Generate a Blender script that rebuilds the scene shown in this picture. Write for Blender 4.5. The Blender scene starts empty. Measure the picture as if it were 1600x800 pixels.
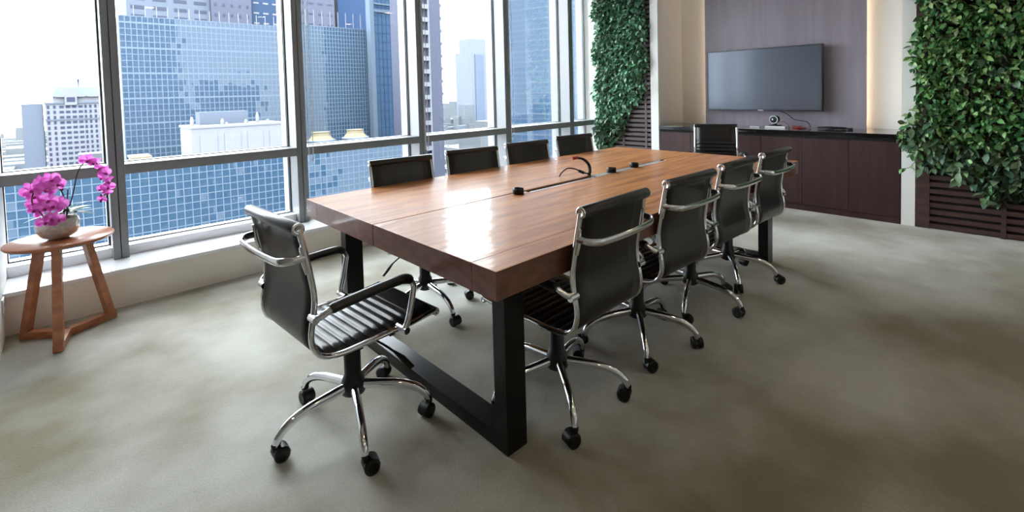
import bpy, bmesh, math, random
from mathutils import Vector, Matrix, Euler
random.seed(7)
PI = math.pi
sc = bpy.context.scene
C = sc.collection

# ------------------------------------------------------------------ camera
cam_d = bpy.data.cameras.new('camera')
cam = bpy.data.objects.new('camera', cam_d); C.objects.link(cam)
YAW, PITCH, ROLL, EYE = 0.810255, 0.03965, -0.025509, 1.316
fw = Vector((math.cos(PITCH)*math.cos(YAW), math.cos(PITCH)*math.sin(YAW), -math.sin(PITCH)))
rt = Vector((math.sin(YAW), -math.cos(YAW), 0)); up = rt.cross(fw)
r2 = math.cos(ROLL)*rt + math.sin(ROLL)*up; u2 = -math.sin(ROLL)*rt + math.cos(ROLL)*up
cam.matrix_world = Matrix(((r2.x, u2.x, -fw.x, 0), (r2.y, u2.y, -fw.y, 0), (r2.z, u2.z, -fw.z, EYE), (0, 0, 0, 1)))
cam_d.sensor_fit = 'HORIZONTAL'; cam_d.sensor_width = 36.0
cam_d.lens = 748.28/1600*36
cam_d.shift_x = (800-806.29)/1600; cam_d.shift_y = (174.01-400)/1600
cam_d.clip_start = 0.02; cam_d.clip_end = 5000
sc.camera = cam

# ------------------------------------------------------------------ sky and exposure
world = bpy.data.worlds.new('overcast_sky'); sc.world = world; world.use_nodes = True
wn = world.node_tree.nodes; wn.clear()
wo = wn.new('ShaderNodeOutputWorld'); wb = wn.new('ShaderNodeBackground')
wb.inputs['Color'].default_value = (0.95, 0.975, 1.0, 1); wb.inputs['Strength'].default_value = 1.0
# overcast sky: somewhat brighter overhead than at the hazy horizon
wt = wn.new('ShaderNodeTexCoord'); wx = wn.new('ShaderNodeSeparateXYZ'); wm = wn.new('ShaderNodeMath'); wm.operation = 'MULTIPLY_ADD'; wc_ = wn.new('ShaderNodeMath'); wc_.operation = 'MAXIMUM'
wm.inputs[1].default_value = 0.25; wm.inputs[2].default_value = 1.0; wc_.inputs[1].default_value = 0.0
world.node_tree.links.new(wt.outputs['Generated'], wx.inputs[0]); world.node_tree.links.new(wx.outputs['Z'], wc_.inputs[0]); world.node_tree.links.new(wc_.outputs[0], wm.inputs[0]); world.node_tree.links.new(wm.outputs[0], wb.inputs['Strength'])
world.node_tree.links.new(wb.outputs[0], wo.inputs['Surface'])
sc.view_settings.view_transform = 'Standard'; sc.view_settings.look = 'None'
sc.view_settings.gamma = 1.0; sc.view_settings.use_curve_mapping = False
sc.view_settings.exposure = 4.05
sc.cycles.use_denoising = True
sc.cycles.max_bounces = 12; sc.cycles.diffuse_bounces = 6; sc.cycles.glossy_bounces = 5
sc.cycles.transmission_bounces = 6; sc.cycles.transparent_max_bounces = 12
sc.cycles.caustics_reflective = False; sc.cycles.caustics_refractive = False
sc.cycles.sample_clamp_indirect = 6.0

# ------------------------------------------------------------------ materials
def s2l(c):
    return tuple((x/12.92 if x <= .04045 else ((x+.055)/1.055)**2.4) for x in (v/255 for v in c)) + (1,)

def mat(name, col, rough=.5, metal=0.0, coat=0.0, spec=.5, noise=None, bump=None, rand=None, coatr=.05, sheen=0):
    """noise=(scale, colour2, detail, stretch) mixes two colours; bump=(scale, strength, dist); rand='island'/'object' varies the value"""
    m = bpy.data.materials.new(name); m.use_nodes = True
    nt = m.node_tree; b = nt.nodes['Principled BSDF']; L = nt.links
    b.inputs['Base Color'].default_value = s2l(col); b.inputs['Roughness'].default_value = rough
    b.inputs['Metallic'].default_value = metal; b.inputs['Coat Weight'].default_value = coat
    b.inputs['Coat Roughness'].default_value = coatr; b.inputs['Specular IOR Level'].default_value = spec
    if sheen: b.inputs['Sheen Weight'].default_value = sheen
    tc = None
    def coords(stretch):
        nonlocal tc
        if tc is None: tc = nt.nodes.new('ShaderNodeTexCoord')
        mp = nt.nodes.new('ShaderNodeMapping'); mp.inputs['Scale'].default_value = stretch
        L.new(tc.outputs['Object'], mp.inputs['Vector']); return mp.outputs['Vector']
    cout = None
    if noise:
        n = nt.nodes.new('ShaderNodeTexNoise'); n.inputs['Scale'].default_value = noise[0]
        n.inputs['Detail'].default_value = noise[2] if len(noise) > 2 else 4
        L.new(coords(noise[3] if len(noise) > 3 else (1, 1, 1)), n.inputs['Vector'])
        r = nt.nodes.new('ShaderNodeValToRGB'); r.color_ramp.elements[0].position = .35; r.color_ramp.elements[1].position = .65
        r.color_ramp.elements[0].color = s2l(col); r.color_ramp.elements[1].color = s2l(noise[1])
        L.new(n.outputs['Fac'], r.inputs['Fac']); cout = r.outputs['Color']; L.new(cout, b.inputs['Base Color'])
    if rand:
        src = nt.nodes.new('ShaderNodeNewGeometry').outputs['Random Per Island'] if rand[0] == 'island' else nt.nodes.new('ShaderNodeObjectInfo').outputs['Random']
        r = nt.nodes.new('ShaderNodeValToRGB'); els = r.color_ramp.elements
        cols = rand[1]
        els[0].color = s2l(cols[0]); els[1].color = s2l(cols[-1])
        for k, c in enumerate(cols[1:-1]):
            e = els.new((k+1)/(len(cols)-1)); e.color = s2l(c)
        L.new(src, r.inputs['Fac']); L.new(r.outputs['Color'], b.inputs['Base Color'])
    if bump:
        n = nt.nodes.new('ShaderNodeTexNoise'); n.inputs['Scale'].default_value = bump[0]; n.inputs['Detail'].default_value = 3
        L.new(coords(bump[3] if len(bump) > 3 else (1, 1, 1)), n.inputs['Vector'])
        bp = nt.nodes.new('ShaderNodeBump'); bp.inputs['Strength'].default_value = bump[1]; bp.inputs['Distance'].default_value = bump[2]
        L.new(n.outputs['Fac'], bp.inputs['Height']); L.new(bp.outputs['Normal'], b.inputs['Normal'])
        if coat: L.new(bp.outputs['Normal'], b.inputs['Coat Normal'])
    return m

def emit(name, col, strength):
    m = bpy.data.materials.new(name); m.use_nodes = True; nt = m.node_tree; nt.nodes.clear()
    o = nt.nodes.new('ShaderNodeOutputMaterial'); e = nt.nodes.new('ShaderNodeEmission')
    e.inputs['Color'].default_value = s2l(col); e.inputs['Strength'].default_value = strength
    nt.links.new(e.outputs[0], o.inputs['Surface']); return m

def pane_mat(name, tint, refl=1.0):
    m = bpy.data.materials.new(name); m.use_nodes = True; nt = m.node_tree; nt.nodes.clear()
    o = nt.nodes.new('ShaderNodeOutputMaterial'); t = nt.nodes.new('ShaderNodeBsdfTransparent'); g = nt.nodes.new('ShaderNodeBsdfGlossy')
    t.inputs['Color'].default_value = tint; g.inputs['Roughness'].default_value = 0.0
    f = nt.nodes.new('ShaderNodeFresnel'); f.inputs['IOR'].default_value = 1.45
    mm = nt.nodes.new('ShaderNodeMath'); mm.operation = 'MULTIPLY'; mm.inputs[1].default_value = refl
    mx = nt.nodes.new('ShaderNodeMixShader'); nt.links.new(f.outputs[0], mm.inputs[0]); nt.links.new(mm.outputs[0], mx.inputs['Fac'])
    nt.links.new(t.outputs[0], mx.inputs[1]); nt.links.new(g.outputs[0], mx.inputs[2]); nt.links.new(mx.outputs[0], o.inputs['Surface'])
    return m

M = {}
M['white'] = mat('white_paint', (232, 232, 230), .5)
M['beige'] = mat('beige_wall_paint', (238, 233, 226), .6)
M['sillwall'] = mat('sill_wall_paint', (238, 232, 224), .6)
M['sill'] = mat('sill_stone', (235, 236, 240), .12, coat=.5)
M['alu'] = mat('window_aluminium', (124, 126, 129), .42, metal=.1)
M['gasket'] = mat('black_gasket', (25, 27, 30), .6)
M['ceiling'] = mat('ceiling_paint', (238, 238, 236), .7)
M['pane'] = pane_mat('window_glass', (.93, .96, .97, 1), .35)
M['chrome'] = mat('chrome', (222, 224, 228), .07, metal=1.0)
M['leather'] = mat('black_leather', (10, 11, 17), .33, bump=(260, .10, .002), spec=.6)
M['leather_back'] = mat('black_leather_back', (30, 31, 38), .42, bump=(260, .12, .002), spec=.5)
M['plastic'] = mat('black_plastic', (14, 15, 17), .42, spec=.4)
M['blacksteel'] = mat('black_painted_steel', (9, 11, 15), .3, spec=.35)
M['counter'] = mat('black_stone', (20, 20, 22), .1, coat=.6)
M['cab'] = mat('dark_walnut_veneer', (66, 44, 44), .45, spec=.3, noise=(3.0, (54, 34, 35), 6, (6, 6, .6)))
M['panel'] = mat('dark_panel_veneer', (150, 142, 154), .33, noise=(2.5, (140, 131, 143), 6, (5, 5, .5)))
M['slat'] = mat('dark_timber_slat', (76, 52, 48), .5, noise=(5, (58, 38, 36), 5, (4, .5, 4)))
M['slat_light'] = mat('grey_timber_slat', (104, 88, 88), .5, noise=(5, (84, 68, 68), 5, (4, .5, 4)))
M['dark'] = mat('dark_backing', (22, 18, 18), .8)
M['oak'] = mat('teak_side_table', (176, 108, 66), .35, coat=.3, noise=(4, (150, 86, 50), 6, (1, 8, 8)))
M['tvblack'] = mat('tv_bezel', (20, 21, 24), .3)
M['screen'] = mat('tv_screen', (92, 98, 110), .17, metal=.6, spec=.8)
M['silver'] = mat('silver_plastic', (200, 202, 206), .3, metal=.4)
M['whiteplastic'] = mat('white_plastic', (225, 226, 228), .35)
M['red'] = mat('red_cable', (150, 40, 42), .45)
M['warm_led'] = emit('warm_led_strip', (255, 226, 190), .9)

def wood_table():
    m = bpy.data.materials.new('varnished_teak'); m.use_nodes = True
    nt = m.node_tree; b = nt.nodes['Principled BSDF']; L = nt.links
    tc = nt.nodes.new('ShaderNodeTexCoord'); mp = nt.nodes.new('ShaderNodeMapping'); mp.inputs['Scale'].default_value = (.7, 7, 7)
    L.new(tc.outputs['Object'], mp.inputs['Vector'])
    n = nt.nodes.new('ShaderNodeTexNoise'); n.inputs['Scale'].default_value = 3.0; n.inputs['Detail'].default_value = 8; n.inputs['Distortion'].default_value = .6
    L.new(mp.outputs[0], n.inputs['Vector'])
    r = nt.nodes.new('ShaderNodeValToRGB'); r.color_ramp.elements[0].position = .3; r.color_ramp.elements[1].position = .72
    r.color_ramp.elements[0].color = s2l((138, 84, 54)); r.color_ramp.elements[1].color = s2l((198, 136, 84))
    L.new(n.outputs['Fac'], r.inputs['Fac']); L.new(r.outputs[0], b.inputs['Base Color'])
    b.inputs['Roughness'].default_value = .4; b.inputs['Specular IOR Level'].default_value = .15; b.inputs['Coat Weight'].default_value = .17; b.inputs['Coat Roughness'].default_value = .075; b.inputs['Coat IOR'].default_value = 1.55
    n2 = nt.nodes.new('ShaderNodeTexNoise'); n2.inputs['Scale'].default_value = 4.0; n2.inputs['Detail'].default_value = 3
    mp2 = nt.nodes.new('ShaderNodeMapping'); mp2.inputs['Scale'].default_value = (.8, 2.2, 2.2); L.new(tc.outputs['Object'], mp2.inputs['Vector']); L.new(mp2.outputs[0], n2.inputs['Vector'])
    bp = nt.nodes.new('ShaderNodeBump'); bp.inputs['Strength'].default_value = .25; bp.inputs['Distance'].default_value = .012
    L.new(n2.outputs['Fac'], bp.inputs['Height']); L.new(bp.outputs[0], b.inputs['Coat Normal']); L.new(bp.outputs[0], b.inputs['Normal'])
    return m
M['teak'] = wood_table()
M['teak_edge_shaded'] = mat('varnished_teak_edge_shaded', (118, 76, 60), .35, coat=.3, noise=(14, (98, 58, 46), 5, (1, 1, 3)))  # same teak darkened: shade of the table's side faces put into the colour

def carpet():
    m = bpy.data.materials.new('mottled_carpet'); m.use_nodes = True
    nt = m.node_tree; b = nt.nodes['Principled BSDF']; L = nt.links
    tc = nt.nodes.new('ShaderNodeTexCoord')
    def noise(scale, det, st=(1, 1, 1)):
        mp = nt.nodes.new('ShaderNodeMapping'); mp.inputs['Scale'].default_value = st; mp.inputs['Location'].default_value = (3.1, 1.7, 0); L.new(tc.outputs['Object'], mp.inputs[0])  # offset shifts the real mottling so its patches also mimic light and shade
        n = nt.nodes.new('ShaderNodeTexNoise'); n.inputs['Scale'].default_value = scale; n.inputs['Detail'].default_value = det
        L.new(mp.outputs[0], n.inputs['Vector']); return n.outputs['Fac']
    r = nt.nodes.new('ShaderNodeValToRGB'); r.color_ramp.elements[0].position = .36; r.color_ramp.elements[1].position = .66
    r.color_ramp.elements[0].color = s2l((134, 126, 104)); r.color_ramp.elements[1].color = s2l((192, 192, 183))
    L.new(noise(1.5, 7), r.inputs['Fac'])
    r2 = nt.nodes.new('ShaderNodeValToRGB'); r2.color_ramp.elements[0].position = .3; r2.color_ramp.elements[1].position = .7
    r2.color_ramp.elements[0].color = (.80, .80, .80, 1); r2.color_ramp.elements[1].color = (1, 1, 1, 1)
    L.new(noise(120, 4), r2.inputs['Fac'])
    mx = nt.nodes.new('ShaderNodeMix'); mx.data_type = 'RGBA'; mx.blend_type = 'MULTIPLY'; mx.inputs['Factor'].default_value = .7
    L.new(r.outputs[0], mx.inputs['A']); L.new(r2.outputs[0], mx.inputs['B']); L.new(mx.outputs['Result'], b.inputs['Base Color'])
    b.inputs['Roughness'].default_value = .95; b.inputs['Specular IOR Level'].default_value = .1; b.inputs['Sheen Weight'].default_value = .35
    bp = nt.nodes.new('ShaderNodeBump'); bp.inputs['Strength'].default_value = .5; bp.inputs['Distance'].default_value = .006
    L.new(noise(160, 4), bp.inputs['Height']); L.new(bp.outputs[0], b.inputs['Normal'])
    return m
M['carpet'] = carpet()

# ------------------------------------------------------------------ mesh helpers
class MB:
    def __init__(s): s.v = []; s.f = []; s.sm = []
    def add(s, v, f, smooth=False):
        o = len(s.v); s.v += [tuple(p) for p in v]; s.f += [tuple(i+o for i in q) for q in f]; s.sm += [smooth]*len(f); return s
    def box(s, x0, x1, y0, y1, z0, z1, bev=0.0):
        if bev <= 0:
            v = [(x0, y0, z0), (x1, y0, z0), (x1, y1, z0), (x0, y1, z0), (x0, y0, z1), (x1, y0, z1), (x1, y1, z1), (x0, y1, z1)]
            return s.add(v, [(0, 3, 2, 1), (4, 5, 6, 7), (0, 1, 5, 4), (1, 2, 6, 5), (2, 3, 7, 6), (3, 0, 4, 7)])
        bm = bmesh.new(); bmesh.ops.create_cube(bm, size=1)
        for q in bm.verts: q.co = Vector(((x0+x1)/2+q.co.x*(x1-x0), (y0+y1)/2+q.co.y*(y1-y0), (z0+z1)/2+q.co.z*(z1-z0)))
        bmesh.ops.bevel(bm, geom=bm.edges[:], offset=bev, segments=2, affect='EDGES', profile=.6)
        bm.verts.index_update()
        s.add([q.co for q in bm.verts], [[q.index for q in f.verts] for f in bm.faces]); bm.free(); return s
    def obox(s, a, b, w, h, upv=(0, 0, 1)):
        """box beam from a to b, width w (sideways), height h"""
        a = Vector(a); b = Vector(b); d = (b-a).normalized(); side = d.cross(Vector(upv)).normalized(); u = side.cross(d)
        v = [p + side*(sx*w/2) + u*(sz*h/2) for p in (a, b) for sx, sz in ((-1, -1), (1, -1), (1, 1), (-1, 1))]
        return s.add(v, [(0, 1, 2, 3), (7, 6, 5, 4), (0, 4, 5, 1), (1, 5, 6, 2), (2, 6, 7, 3), (3, 7, 4, 0)])
    def tube(s, pts, r, n=10, caps=True, flat=None, upv=None):
        """tube along pts; r number or list; flat=(a,b) scales the section"""
        P = [Vector(p) for p in pts]; R = r if isinstance(r, (list, tuple)) else [r]*len(P)
        T = []
        for i in range(len(P)):
            T.append((P[min(i+1, len(P)-1)]-P[max(i-1, 0)]).normalized())
        ref = Vector(upv) if upv else (Vector((0, 0, 1)) if abs(T[0].z) < .9 else Vector((0, 1, 0)))
        nrm = (ref - T[0]*ref.dot(T[0])).normalized(); rings = []
        fa, fb = flat or (1, 1)
        for i, p in enumerate(P):
            nrm = (nrm - T[i]*nrm.dot(T[i])).normalized(); bn = T[i].cross(nrm)
            rings.append([p + (nrm*math.cos(2*PI*k/n)*fa + bn*math.sin(2*PI*k/n)*fb)*R[i] for k in range(n)])
        v = [q for g in rings for q in g]; f = []
        for i in range(len(P)-1):
            for k in range(n):
                k2 = (k+1) % n; f.append((i*n+k, i*n+k2, (i+1)*n+k2, (i+1)*n+k))
        s.add(v, f, True)
        if caps:
            s.add(rings[0], [tuple(range(n-1, -1, -1))]); s.add(rings[-1], [tuple(range(n))])
        return s
    def lathe(s, prof, n=24, c=(0, 0, 0), axis='z', smooth=True):
        v = []; f = []
        for (r, z) in prof:
            for k in range(n):
                a = 2*PI*k/n; x, y = r*math.cos(a), r*math.sin(a)
                p = (x, y, z) if axis == 'z' else ((z, x, y) if axis == 'x' else (y, z, x))
                v.append((c[0]+p[0], c[1]+p[1], c[2]+p[2]))
        for i in range(len(prof)-1):
            for k in range(n):
                k2 = (k+1) % n; f.append((i*n+k, i*n+k2, (i+1)*n+k2, (i+1)*n+k))
        s.add(v, f, smooth)
        m = len(prof)-1
        if prof[0][0] > 1e-6: s.add(v[:n], [tuple(range(n-1, -1, -1))])
        if prof[m][0] > 1e-6: s.add(v[m*n:], [tuple(range(n))])
        return s
    def prism(s, poly, z0, z1):
        n = len(poly); v = [(x, y, z0) for x, y in poly]+[(x, y, z1) for x, y in poly]
        f = [tuple(range(n-1, -1, -1)), tuple(range(n, 2*n))]+[(i, (i+1) % n, n+(i+1) % n, n+i) for i in range(n)]
        return s.add(v, f)
    def mesh(s, name, m):
        me = bpy.data.meshes.new(name); me.from_pydata(s.v, [], s.f); me.validate()
        if len(me.polygons) == len(s.sm): me.polygons.foreach_set('use_smooth', s.sm)
        me.materials.append(m); me.update(); return me
    def build(s, name, m, parent=None, loc=(0, 0, 0), rz=0):
        return link(name, s.mesh(name, m), parent, loc, rz)

def link(name, me, parent=None, loc=(0, 0, 0), rz=0):
    o = bpy.data.objects.new(name, me); C.objects.link(o); o.location = loc; o.rotation_euler = (0, 0, rz); o.parent = parent; return o

def smooth_path(pts, seg=5):
    """Catmull-Rom through pts"""
    P = [Vector(p) for p in pts]; out = []
    for i in range(len(P)-1):
        a = P[i-1] if i else P[0]*2-P[1]; b = P[i]; c = P[i+1]; d = P[i+2] if i+2 < len(P) else P[-1]*2-P[-2]
        for k in range(seg):
            t = k/seg
            out.append(.5*((2*b)+(c-a)*t+(2*a-5*b+4*c-d)*t*t+(3*b-a-3*c+d)*t**3))
    return out+[P[-1]]

def thing(name, label, cat, loc=(0, 0, 0), rz=0, group=None):
    o = bpy.data.objects.new(name, None); C.objects.link(o); o.location = loc; o.rotation_euler = (0, 0, rz); o.empty_display_size = .1
    return tag(o, label, cat, group)
def tag(o, label, cat, group=None):
    o['label'] = label; o['category'] = cat
    if group: o['group'] = group
    return o
def struct(o, label=None):
    o['kind'] = 'structure'
    if label: o['label'] = label
    return o
def copy_tree(o, parent=None):
    c = o.copy(); C.objects.link(c); c.parent = parent
    for ch in list(o.children): copy_tree(ch, c)
    return c

# ------------------------------------------------------------------ room shell
XW = 5.6                 # plane of the far wall (planters, pilasters, cabinet front)
YS, YM, YG = 3.948, 4.22, 4.41   # sill front, frame face, glass
CEIL = 2.95
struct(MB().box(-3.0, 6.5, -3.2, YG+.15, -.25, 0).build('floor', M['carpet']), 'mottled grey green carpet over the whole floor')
struct(MB().box(-3.0, 6.5, -3.2, YG+.15, CEIL, CEIL+.25).build('ceiling', M['ceiling']), 'plain white ceiling above the meeting room')
struct(MB().box(-3.2, 6.5, -3.4, -3.2, 0, CEIL).build('wall_back', M['white']), 'white wall facing the window')
struct(MB().box(-3.2, -3.0, -3.2, YG+.15, 0, CEIL).build('wall_left', M['white']), 'white wall at the near end of the room')
struct(MB().box(-.62, -.284, 2.25, YG+.12, 0, CEIL).build('wall_column', M['white']), 'white column beside the orchid table')
struct(MB().box(-3.0, -.62, YS+.02, YG+.15, 0, CEIL).build('wall_solid', M['white']), 'solid white wall beyond the column')
# wall under the window with its stone sill
sw = struct(MB().box(-.284, XW+.05, YS+.02, YG+.15, 0, .222).build('wall_window', M['sillwall']), 'low beige wall under the window')
MB().box(-.284, XW, YS, YG+.02, .222, .249, .004).build('sill', M['sill'], sw)['label'] = 'glossy white stone sill'
# far wall with niche
fwall = MB().box(6.225, 6.5, -3.2, YG+.15, 0, CEIL)
struct(fwall.build('wall_far', M['beige']), 'cream niche wall behind the screen')
struct(MB().box(XW, 6.225, 3.211, 3.322, 0, CEIL).build('wall_pilaster', M['white']), 'white pilaster beside the foliage by the window')
ns = struct(MB().box(XW+.02, 6.225, 3.205, 3.211, .845, CEIL).build('wall_niche', M['beige']), 'cream side of the niche above the counter')
struct(MB().box(XW, 6.225, .642, .742, 0, CEIL).build('wall_pilaster', M['white']), 'white pilaster between dark cabinet and large foliage wall')
struct(MB().box(XW+.045, 6.225, -3.2, .642, 0, CEIL).build('wall_right', M['white']), 'wall carrying the large foliage panel')
struct(MB().box(XW+.045, 6.225, 3.322, YG+.15, 0, CEIL).build('wall_corner', M['white']), 'wall carrying the foliage panel by the window')

# windows: six bays between mullions
MX = [-.284, .26, 1.48, 2.685, 3.888, 5.073, XW]
FRAME_W = .043
WL = ['narrow window bay behind the orchid beside the white column', 'window bay showing the broad pale glass tower', 'window bay showing the teal tower and yellow cooling units', 'window bay showing the slim residential tower and open sky', 'window bay showing the banded sky blue tower', 'narrow window bay next to the foliage wall']
for i in range(6):
    xa, xb = MX[i], MX[i+1]
    la = xa + (FRAME_W if i else .0); lb = xb - (FRAME_W if i < 5 else .0)
    w = bpy.data.objects.new('window_%d' % (i+1), None); C.objects.link(w); w.location = ((xa+xb)/2, YM, .249); w.empty_display_size = .1
    struct(w, WL[i])
    ox, oy, oz = w.location
    def part(name, mb, m):
        mb.v = [(a-ox, b-oy, c-oz) for a, b, c in mb.v]; return mb.build(name, m, w)
    part('transom', MB().box(la, lb, YM, YG+.10, .823, .893, .004), M['alu'])
    part('bottom_rail', MB().box(la, lb, YG-.11, YG+.10, .249, .315, .003), M['sill'])
    part('gasket', MB().box(la, lb, YG-.012, YG-.004, .315, .322).box(la, lb, YG-.012, YG-.004, .893, .898).box(la, la+.006, YG-.012, YG-.004, .25, CEIL).box(lb-.010, lb, YG-.014, YG-.004, .25, CEIL), M['gasket'])
    part('pane', MB().box(la, lb, YG, YG+.008, .315, .823), M['pane'])
    part('pane', MB().box(la, lb, YG, YG+.008, .893, CEIL), M['pane'])
    part('outer_fin', MB().box(lb-.012, lb, YG+.012, YG+.13, .25, CEIL), M['alu'])
    if i < 5:
        part('mullion', MB().box(lb, xb-.0022, YM, YG+.15, .249, CEIL, .003), M['alu'])
        part('mullion', MB().box(xb+.0022, xb+FRAME_W, YM, YG+.15, .249, CEIL, .003), M['alu'])
        part('mullion_joint', MB().box(xb-.0022, xb+.0022, YM+.012, YG, .249, CEIL), M['gasket'])

# ------------------------------------------------------------------ city outside
def glass_mat(name, col, rough=.02):
    return mat(name, col, rough, metal=1.0)
K = .136
def ex(c, k=1.0):
    """outdoor surfaces are far darker than the sky that lights them"""
    out = []
    for v in s2l(c)[:3]:
        v = v*K*k; out.append(255*(12.92*v if v <= .0031308 else 1.055*v**(1/2.4)-.055))
    return tuple(out)
M['ext_glass'] = mat('reflective_blue_glass', ex((118, 146, 180)), .015, spec=.18)
M['ext_glass2'] = mat('reflective_teal_glass', ex((100, 138, 174)), .015, spec=.14)
M['ext_glass3'] = mat('reflective_sky_glass', ex((128, 168, 212)), .015, spec=.14)
M['ext_frame'] = mat('facade_frame', ex((176, 200, 228)), .5, spec=.1)
M['ext_frame_dark'] = mat('facade_frame_dark', ex((84, 122, 176)), .5, spec=.1)
M['ext_white'] = mat('pale_render', ex((214, 216, 228), 1.15), .8, spec=.1)
M['ext_mauve'] = mat('mauve_render', ex((156, 162, 190)), .8, spec=.1)
M['ext_grey'] = mat('grey_render', ex((176, 190, 214)), .8, spec=.1)
M['ext_faint'] = mat('haze_tinted_grey', ex((198, 210, 232)), .8, spec=.1)  # far tower: distance haze is painted into these two pale tones
M['ext_faint2'] = mat('haze_tinted_blue', ex((170, 188, 220)), .8, spec=.1)
M['ext_blue'] = mat('slate_blue_cladding', ex((92, 124, 172)), .5, spec=.1)
M['ext_win'] = mat('dark_window', ex((112, 124, 156)), .3, spec=.1)
M['ext_yellow'] = mat('pale_yellow_plastic', ex((228, 214, 178)), .6, spec=.1)
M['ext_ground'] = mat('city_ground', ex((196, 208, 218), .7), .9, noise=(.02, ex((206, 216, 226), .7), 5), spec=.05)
M['ext_city'] = mat('city_blocks', (130, 136, 146), .8, rand=('island', [ex(c, .8) for c in ((192, 206, 220), (212, 219, 228), (202, 209, 220), (196, 210, 226))]), spec=.05)  # haze put into the pale, near-equal tones of ground and blocks
M['own_glass'] = mat('own_facade', (40, 56, 72), .3, spec=.1)
M['own_band'] = mat('own_facade_band', (190, 198, 206), .5, spec=.1)

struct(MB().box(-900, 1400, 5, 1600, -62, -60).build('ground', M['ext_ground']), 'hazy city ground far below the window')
# this building's own facade, seen mirrored in the towers opposite
ob = MB()
ob.box(-18, 46, -30, 4.3, -60, -.6).box(-18, 46, -30, 4.3, 3.4, 48).box(6.6, 46, -30, 4.3, -.6, 3.4).box(-18, -3.3, -30, 4.3, -.6, 3.4)
own = struct(ob.build('wall_facade', M['own_glass']), 'outside of this tower, mirrored in the glass opposite')
ob = MB()
for k in range(-15, 12):
    z = k*4.0-.55
    if k in (0,): continue
    ob.box(-18, 46, 4.3, 4.5, z, z+1.1)
for k in range(11): ob.box(8+k*3.6, 8.7+k*3.6, 4.3, 4.55, -60, 48)
ob.build('facade_band', M['own_band'], own)

def curtain(name, label, P, ang, width, depth, z0, z1, nx, nz, tilt, gm, fm, frame=.10, proud=.06, seed=1, group=None, band=None):
    """glass tower: body box, joined panes with slight random tilt, frame grid; faces local -Y at y=0"""
    rnd = random.Random(seed)
    t = thing(name, label, 'building', (P[0], P[1], z0), ang, group)
    h = z1-z0
    MB().box(0, width, .35, depth, 0, h-.05).build('body', fm, t)
    mb = MB(); px, pz = width/nx, h/nz
    for i in range(nx):
        for j in range(nz):
            x0, x1, a, b = i*px+frame/2, (i+1)*px-frame/2, j*pz+frame/2, (j+1)*pz-frame/2
            tx, tz = rnd.gauss(0, tilt), rnd.gauss(0, tilt)
            dx, dz = tx*(x1-x0)/2, tz*(b-a)/2
            mb.add([(x0, .15-dx-dz, a), (x1, .15+dx-dz, a), (x1, .15+dx+dz, b), (x0, .15-dx+dz, b)], [(0, 1, 2, 3)])
    o = mb.build('glass_panes', gm, t); o['kind'] = 'stuff'
    mb = MB()
    for i in range(nx+1): mb.box(i*px-frame/2, i*px+frame/2, .15-proud, .36, 0, h)
    for j in range(nz+1):
        f = frame if not band or j % band else frame*2.2
        mb.box(0, width, .15-proud*.8, .36, j*pz-f/2, j*pz+f/2)
    o = mb.build('frame_grid', fm, t); o['kind'] = 'stuff'
    return t
tw = curtain('glass_tower', 'broad pale blue glass tower with a white pane grid and poles along its roof', (11.2, 150), 0, 39.5, 40, -60, 22.4, 35, 53, .008, M['ext_glass'], M['ext_frame'], .2, seed=3, band=4)
for k in range(17): MB().box(.6+k*2.3, .75+k*2.3, .5, .65, 82.3, 85.2).build('roof_pole', M['ext_white'], tw)
tw = curtain('glass_tower', 'teal glass tower of small panes behind the two cooling units', (57.5, 165), 0, 24.6, 30, -60, 25.6, 24, 62, .007, M['ext_glass2'], M['ext_frame'], .26, seed=5)
for k in range(9): MB().box(.6+k*2.8, .78+k*2.8, .5, .68, 85.5, 91).build('roof_pole', M['ext_white'], tw)
tw = curtain('glass_tower', 'tall blue glass tower with a pale corner column beside the teal tower', (83.0, 160), 0, 24, 30, -60, 52, 15, 36, .004, M['ext_glass3'], M['ext_frame_dark'], .2, seed=8)
MB().box(-1.6, 0, -.2, 3, 0, 112).build('corner_column', M['ext_frame'], tw)
MB().box(0, 24, -.3, .1, 91.5, 92.5).box(0, 24, -.3, .1, 94.2, 94.8).build('roof_louvre', M['ext_frame'], tw)
# face running mostly away from us: local x axis points from the far end to the near end
ang = math.atan2(-.97, .24)
tw = curtain('glass_tower', 'sky blue glass tower with close horizontal bands next to the foliage', (103.0, 111.5), ang, 60, 40, -60, 62, 14, 76, .002, M['ext_glass3'], M['ext_frame'], .24, seed=9, band=2)

# towers behind
def block(name, label, x0, x1, y0, y1, z1, m, wins=None, group=None, wm=None):
    t = thing(name, label, 'building', ((x0+x1)/2, y0, -60), 0, group)
    w = x1-x0
    MB().box(-w/2, w/2, 0, y1-y0, 0, z1+60).build('body', m, t)
    if wins:
        nx, zs, ww, wh = wins
        me = MB().box(-ww/2, ww/2, -.12, .1, -wh/2, wh/2).mesh('window', wm or M['ext_win'])
        for z in zs:
            for i in range(nx): link('window', me, t, (-w/2+w*(i+.5)/nx, 0, z+60))
    return t
block('apartment_tower', 'pale apartment tower with long dark windows behind the broad glass tower', 19.6, 46.5, 230, 255, 70, M['ext_grey'], (4, [27+3.4*k for k in range(9)], 4.2, 1.3))
block('apartment_tower', 'plain mauve tower with rows of tiny windows behind the glass tower', 46.6, 61.5, 228, 250, 75, M['ext_mauve'], (5, [28+4.2*k for k in range(7)], .7, 1.2))
block('office_tower', 'dark slate blue tower with small ledges behind the glass tower', 62.0, 73.5, 230, 250, 80, M['ext_blue'], (3, [30+4.4*k for k in range(6)], 2.2, .7), wm=M['ext_white'])
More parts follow.
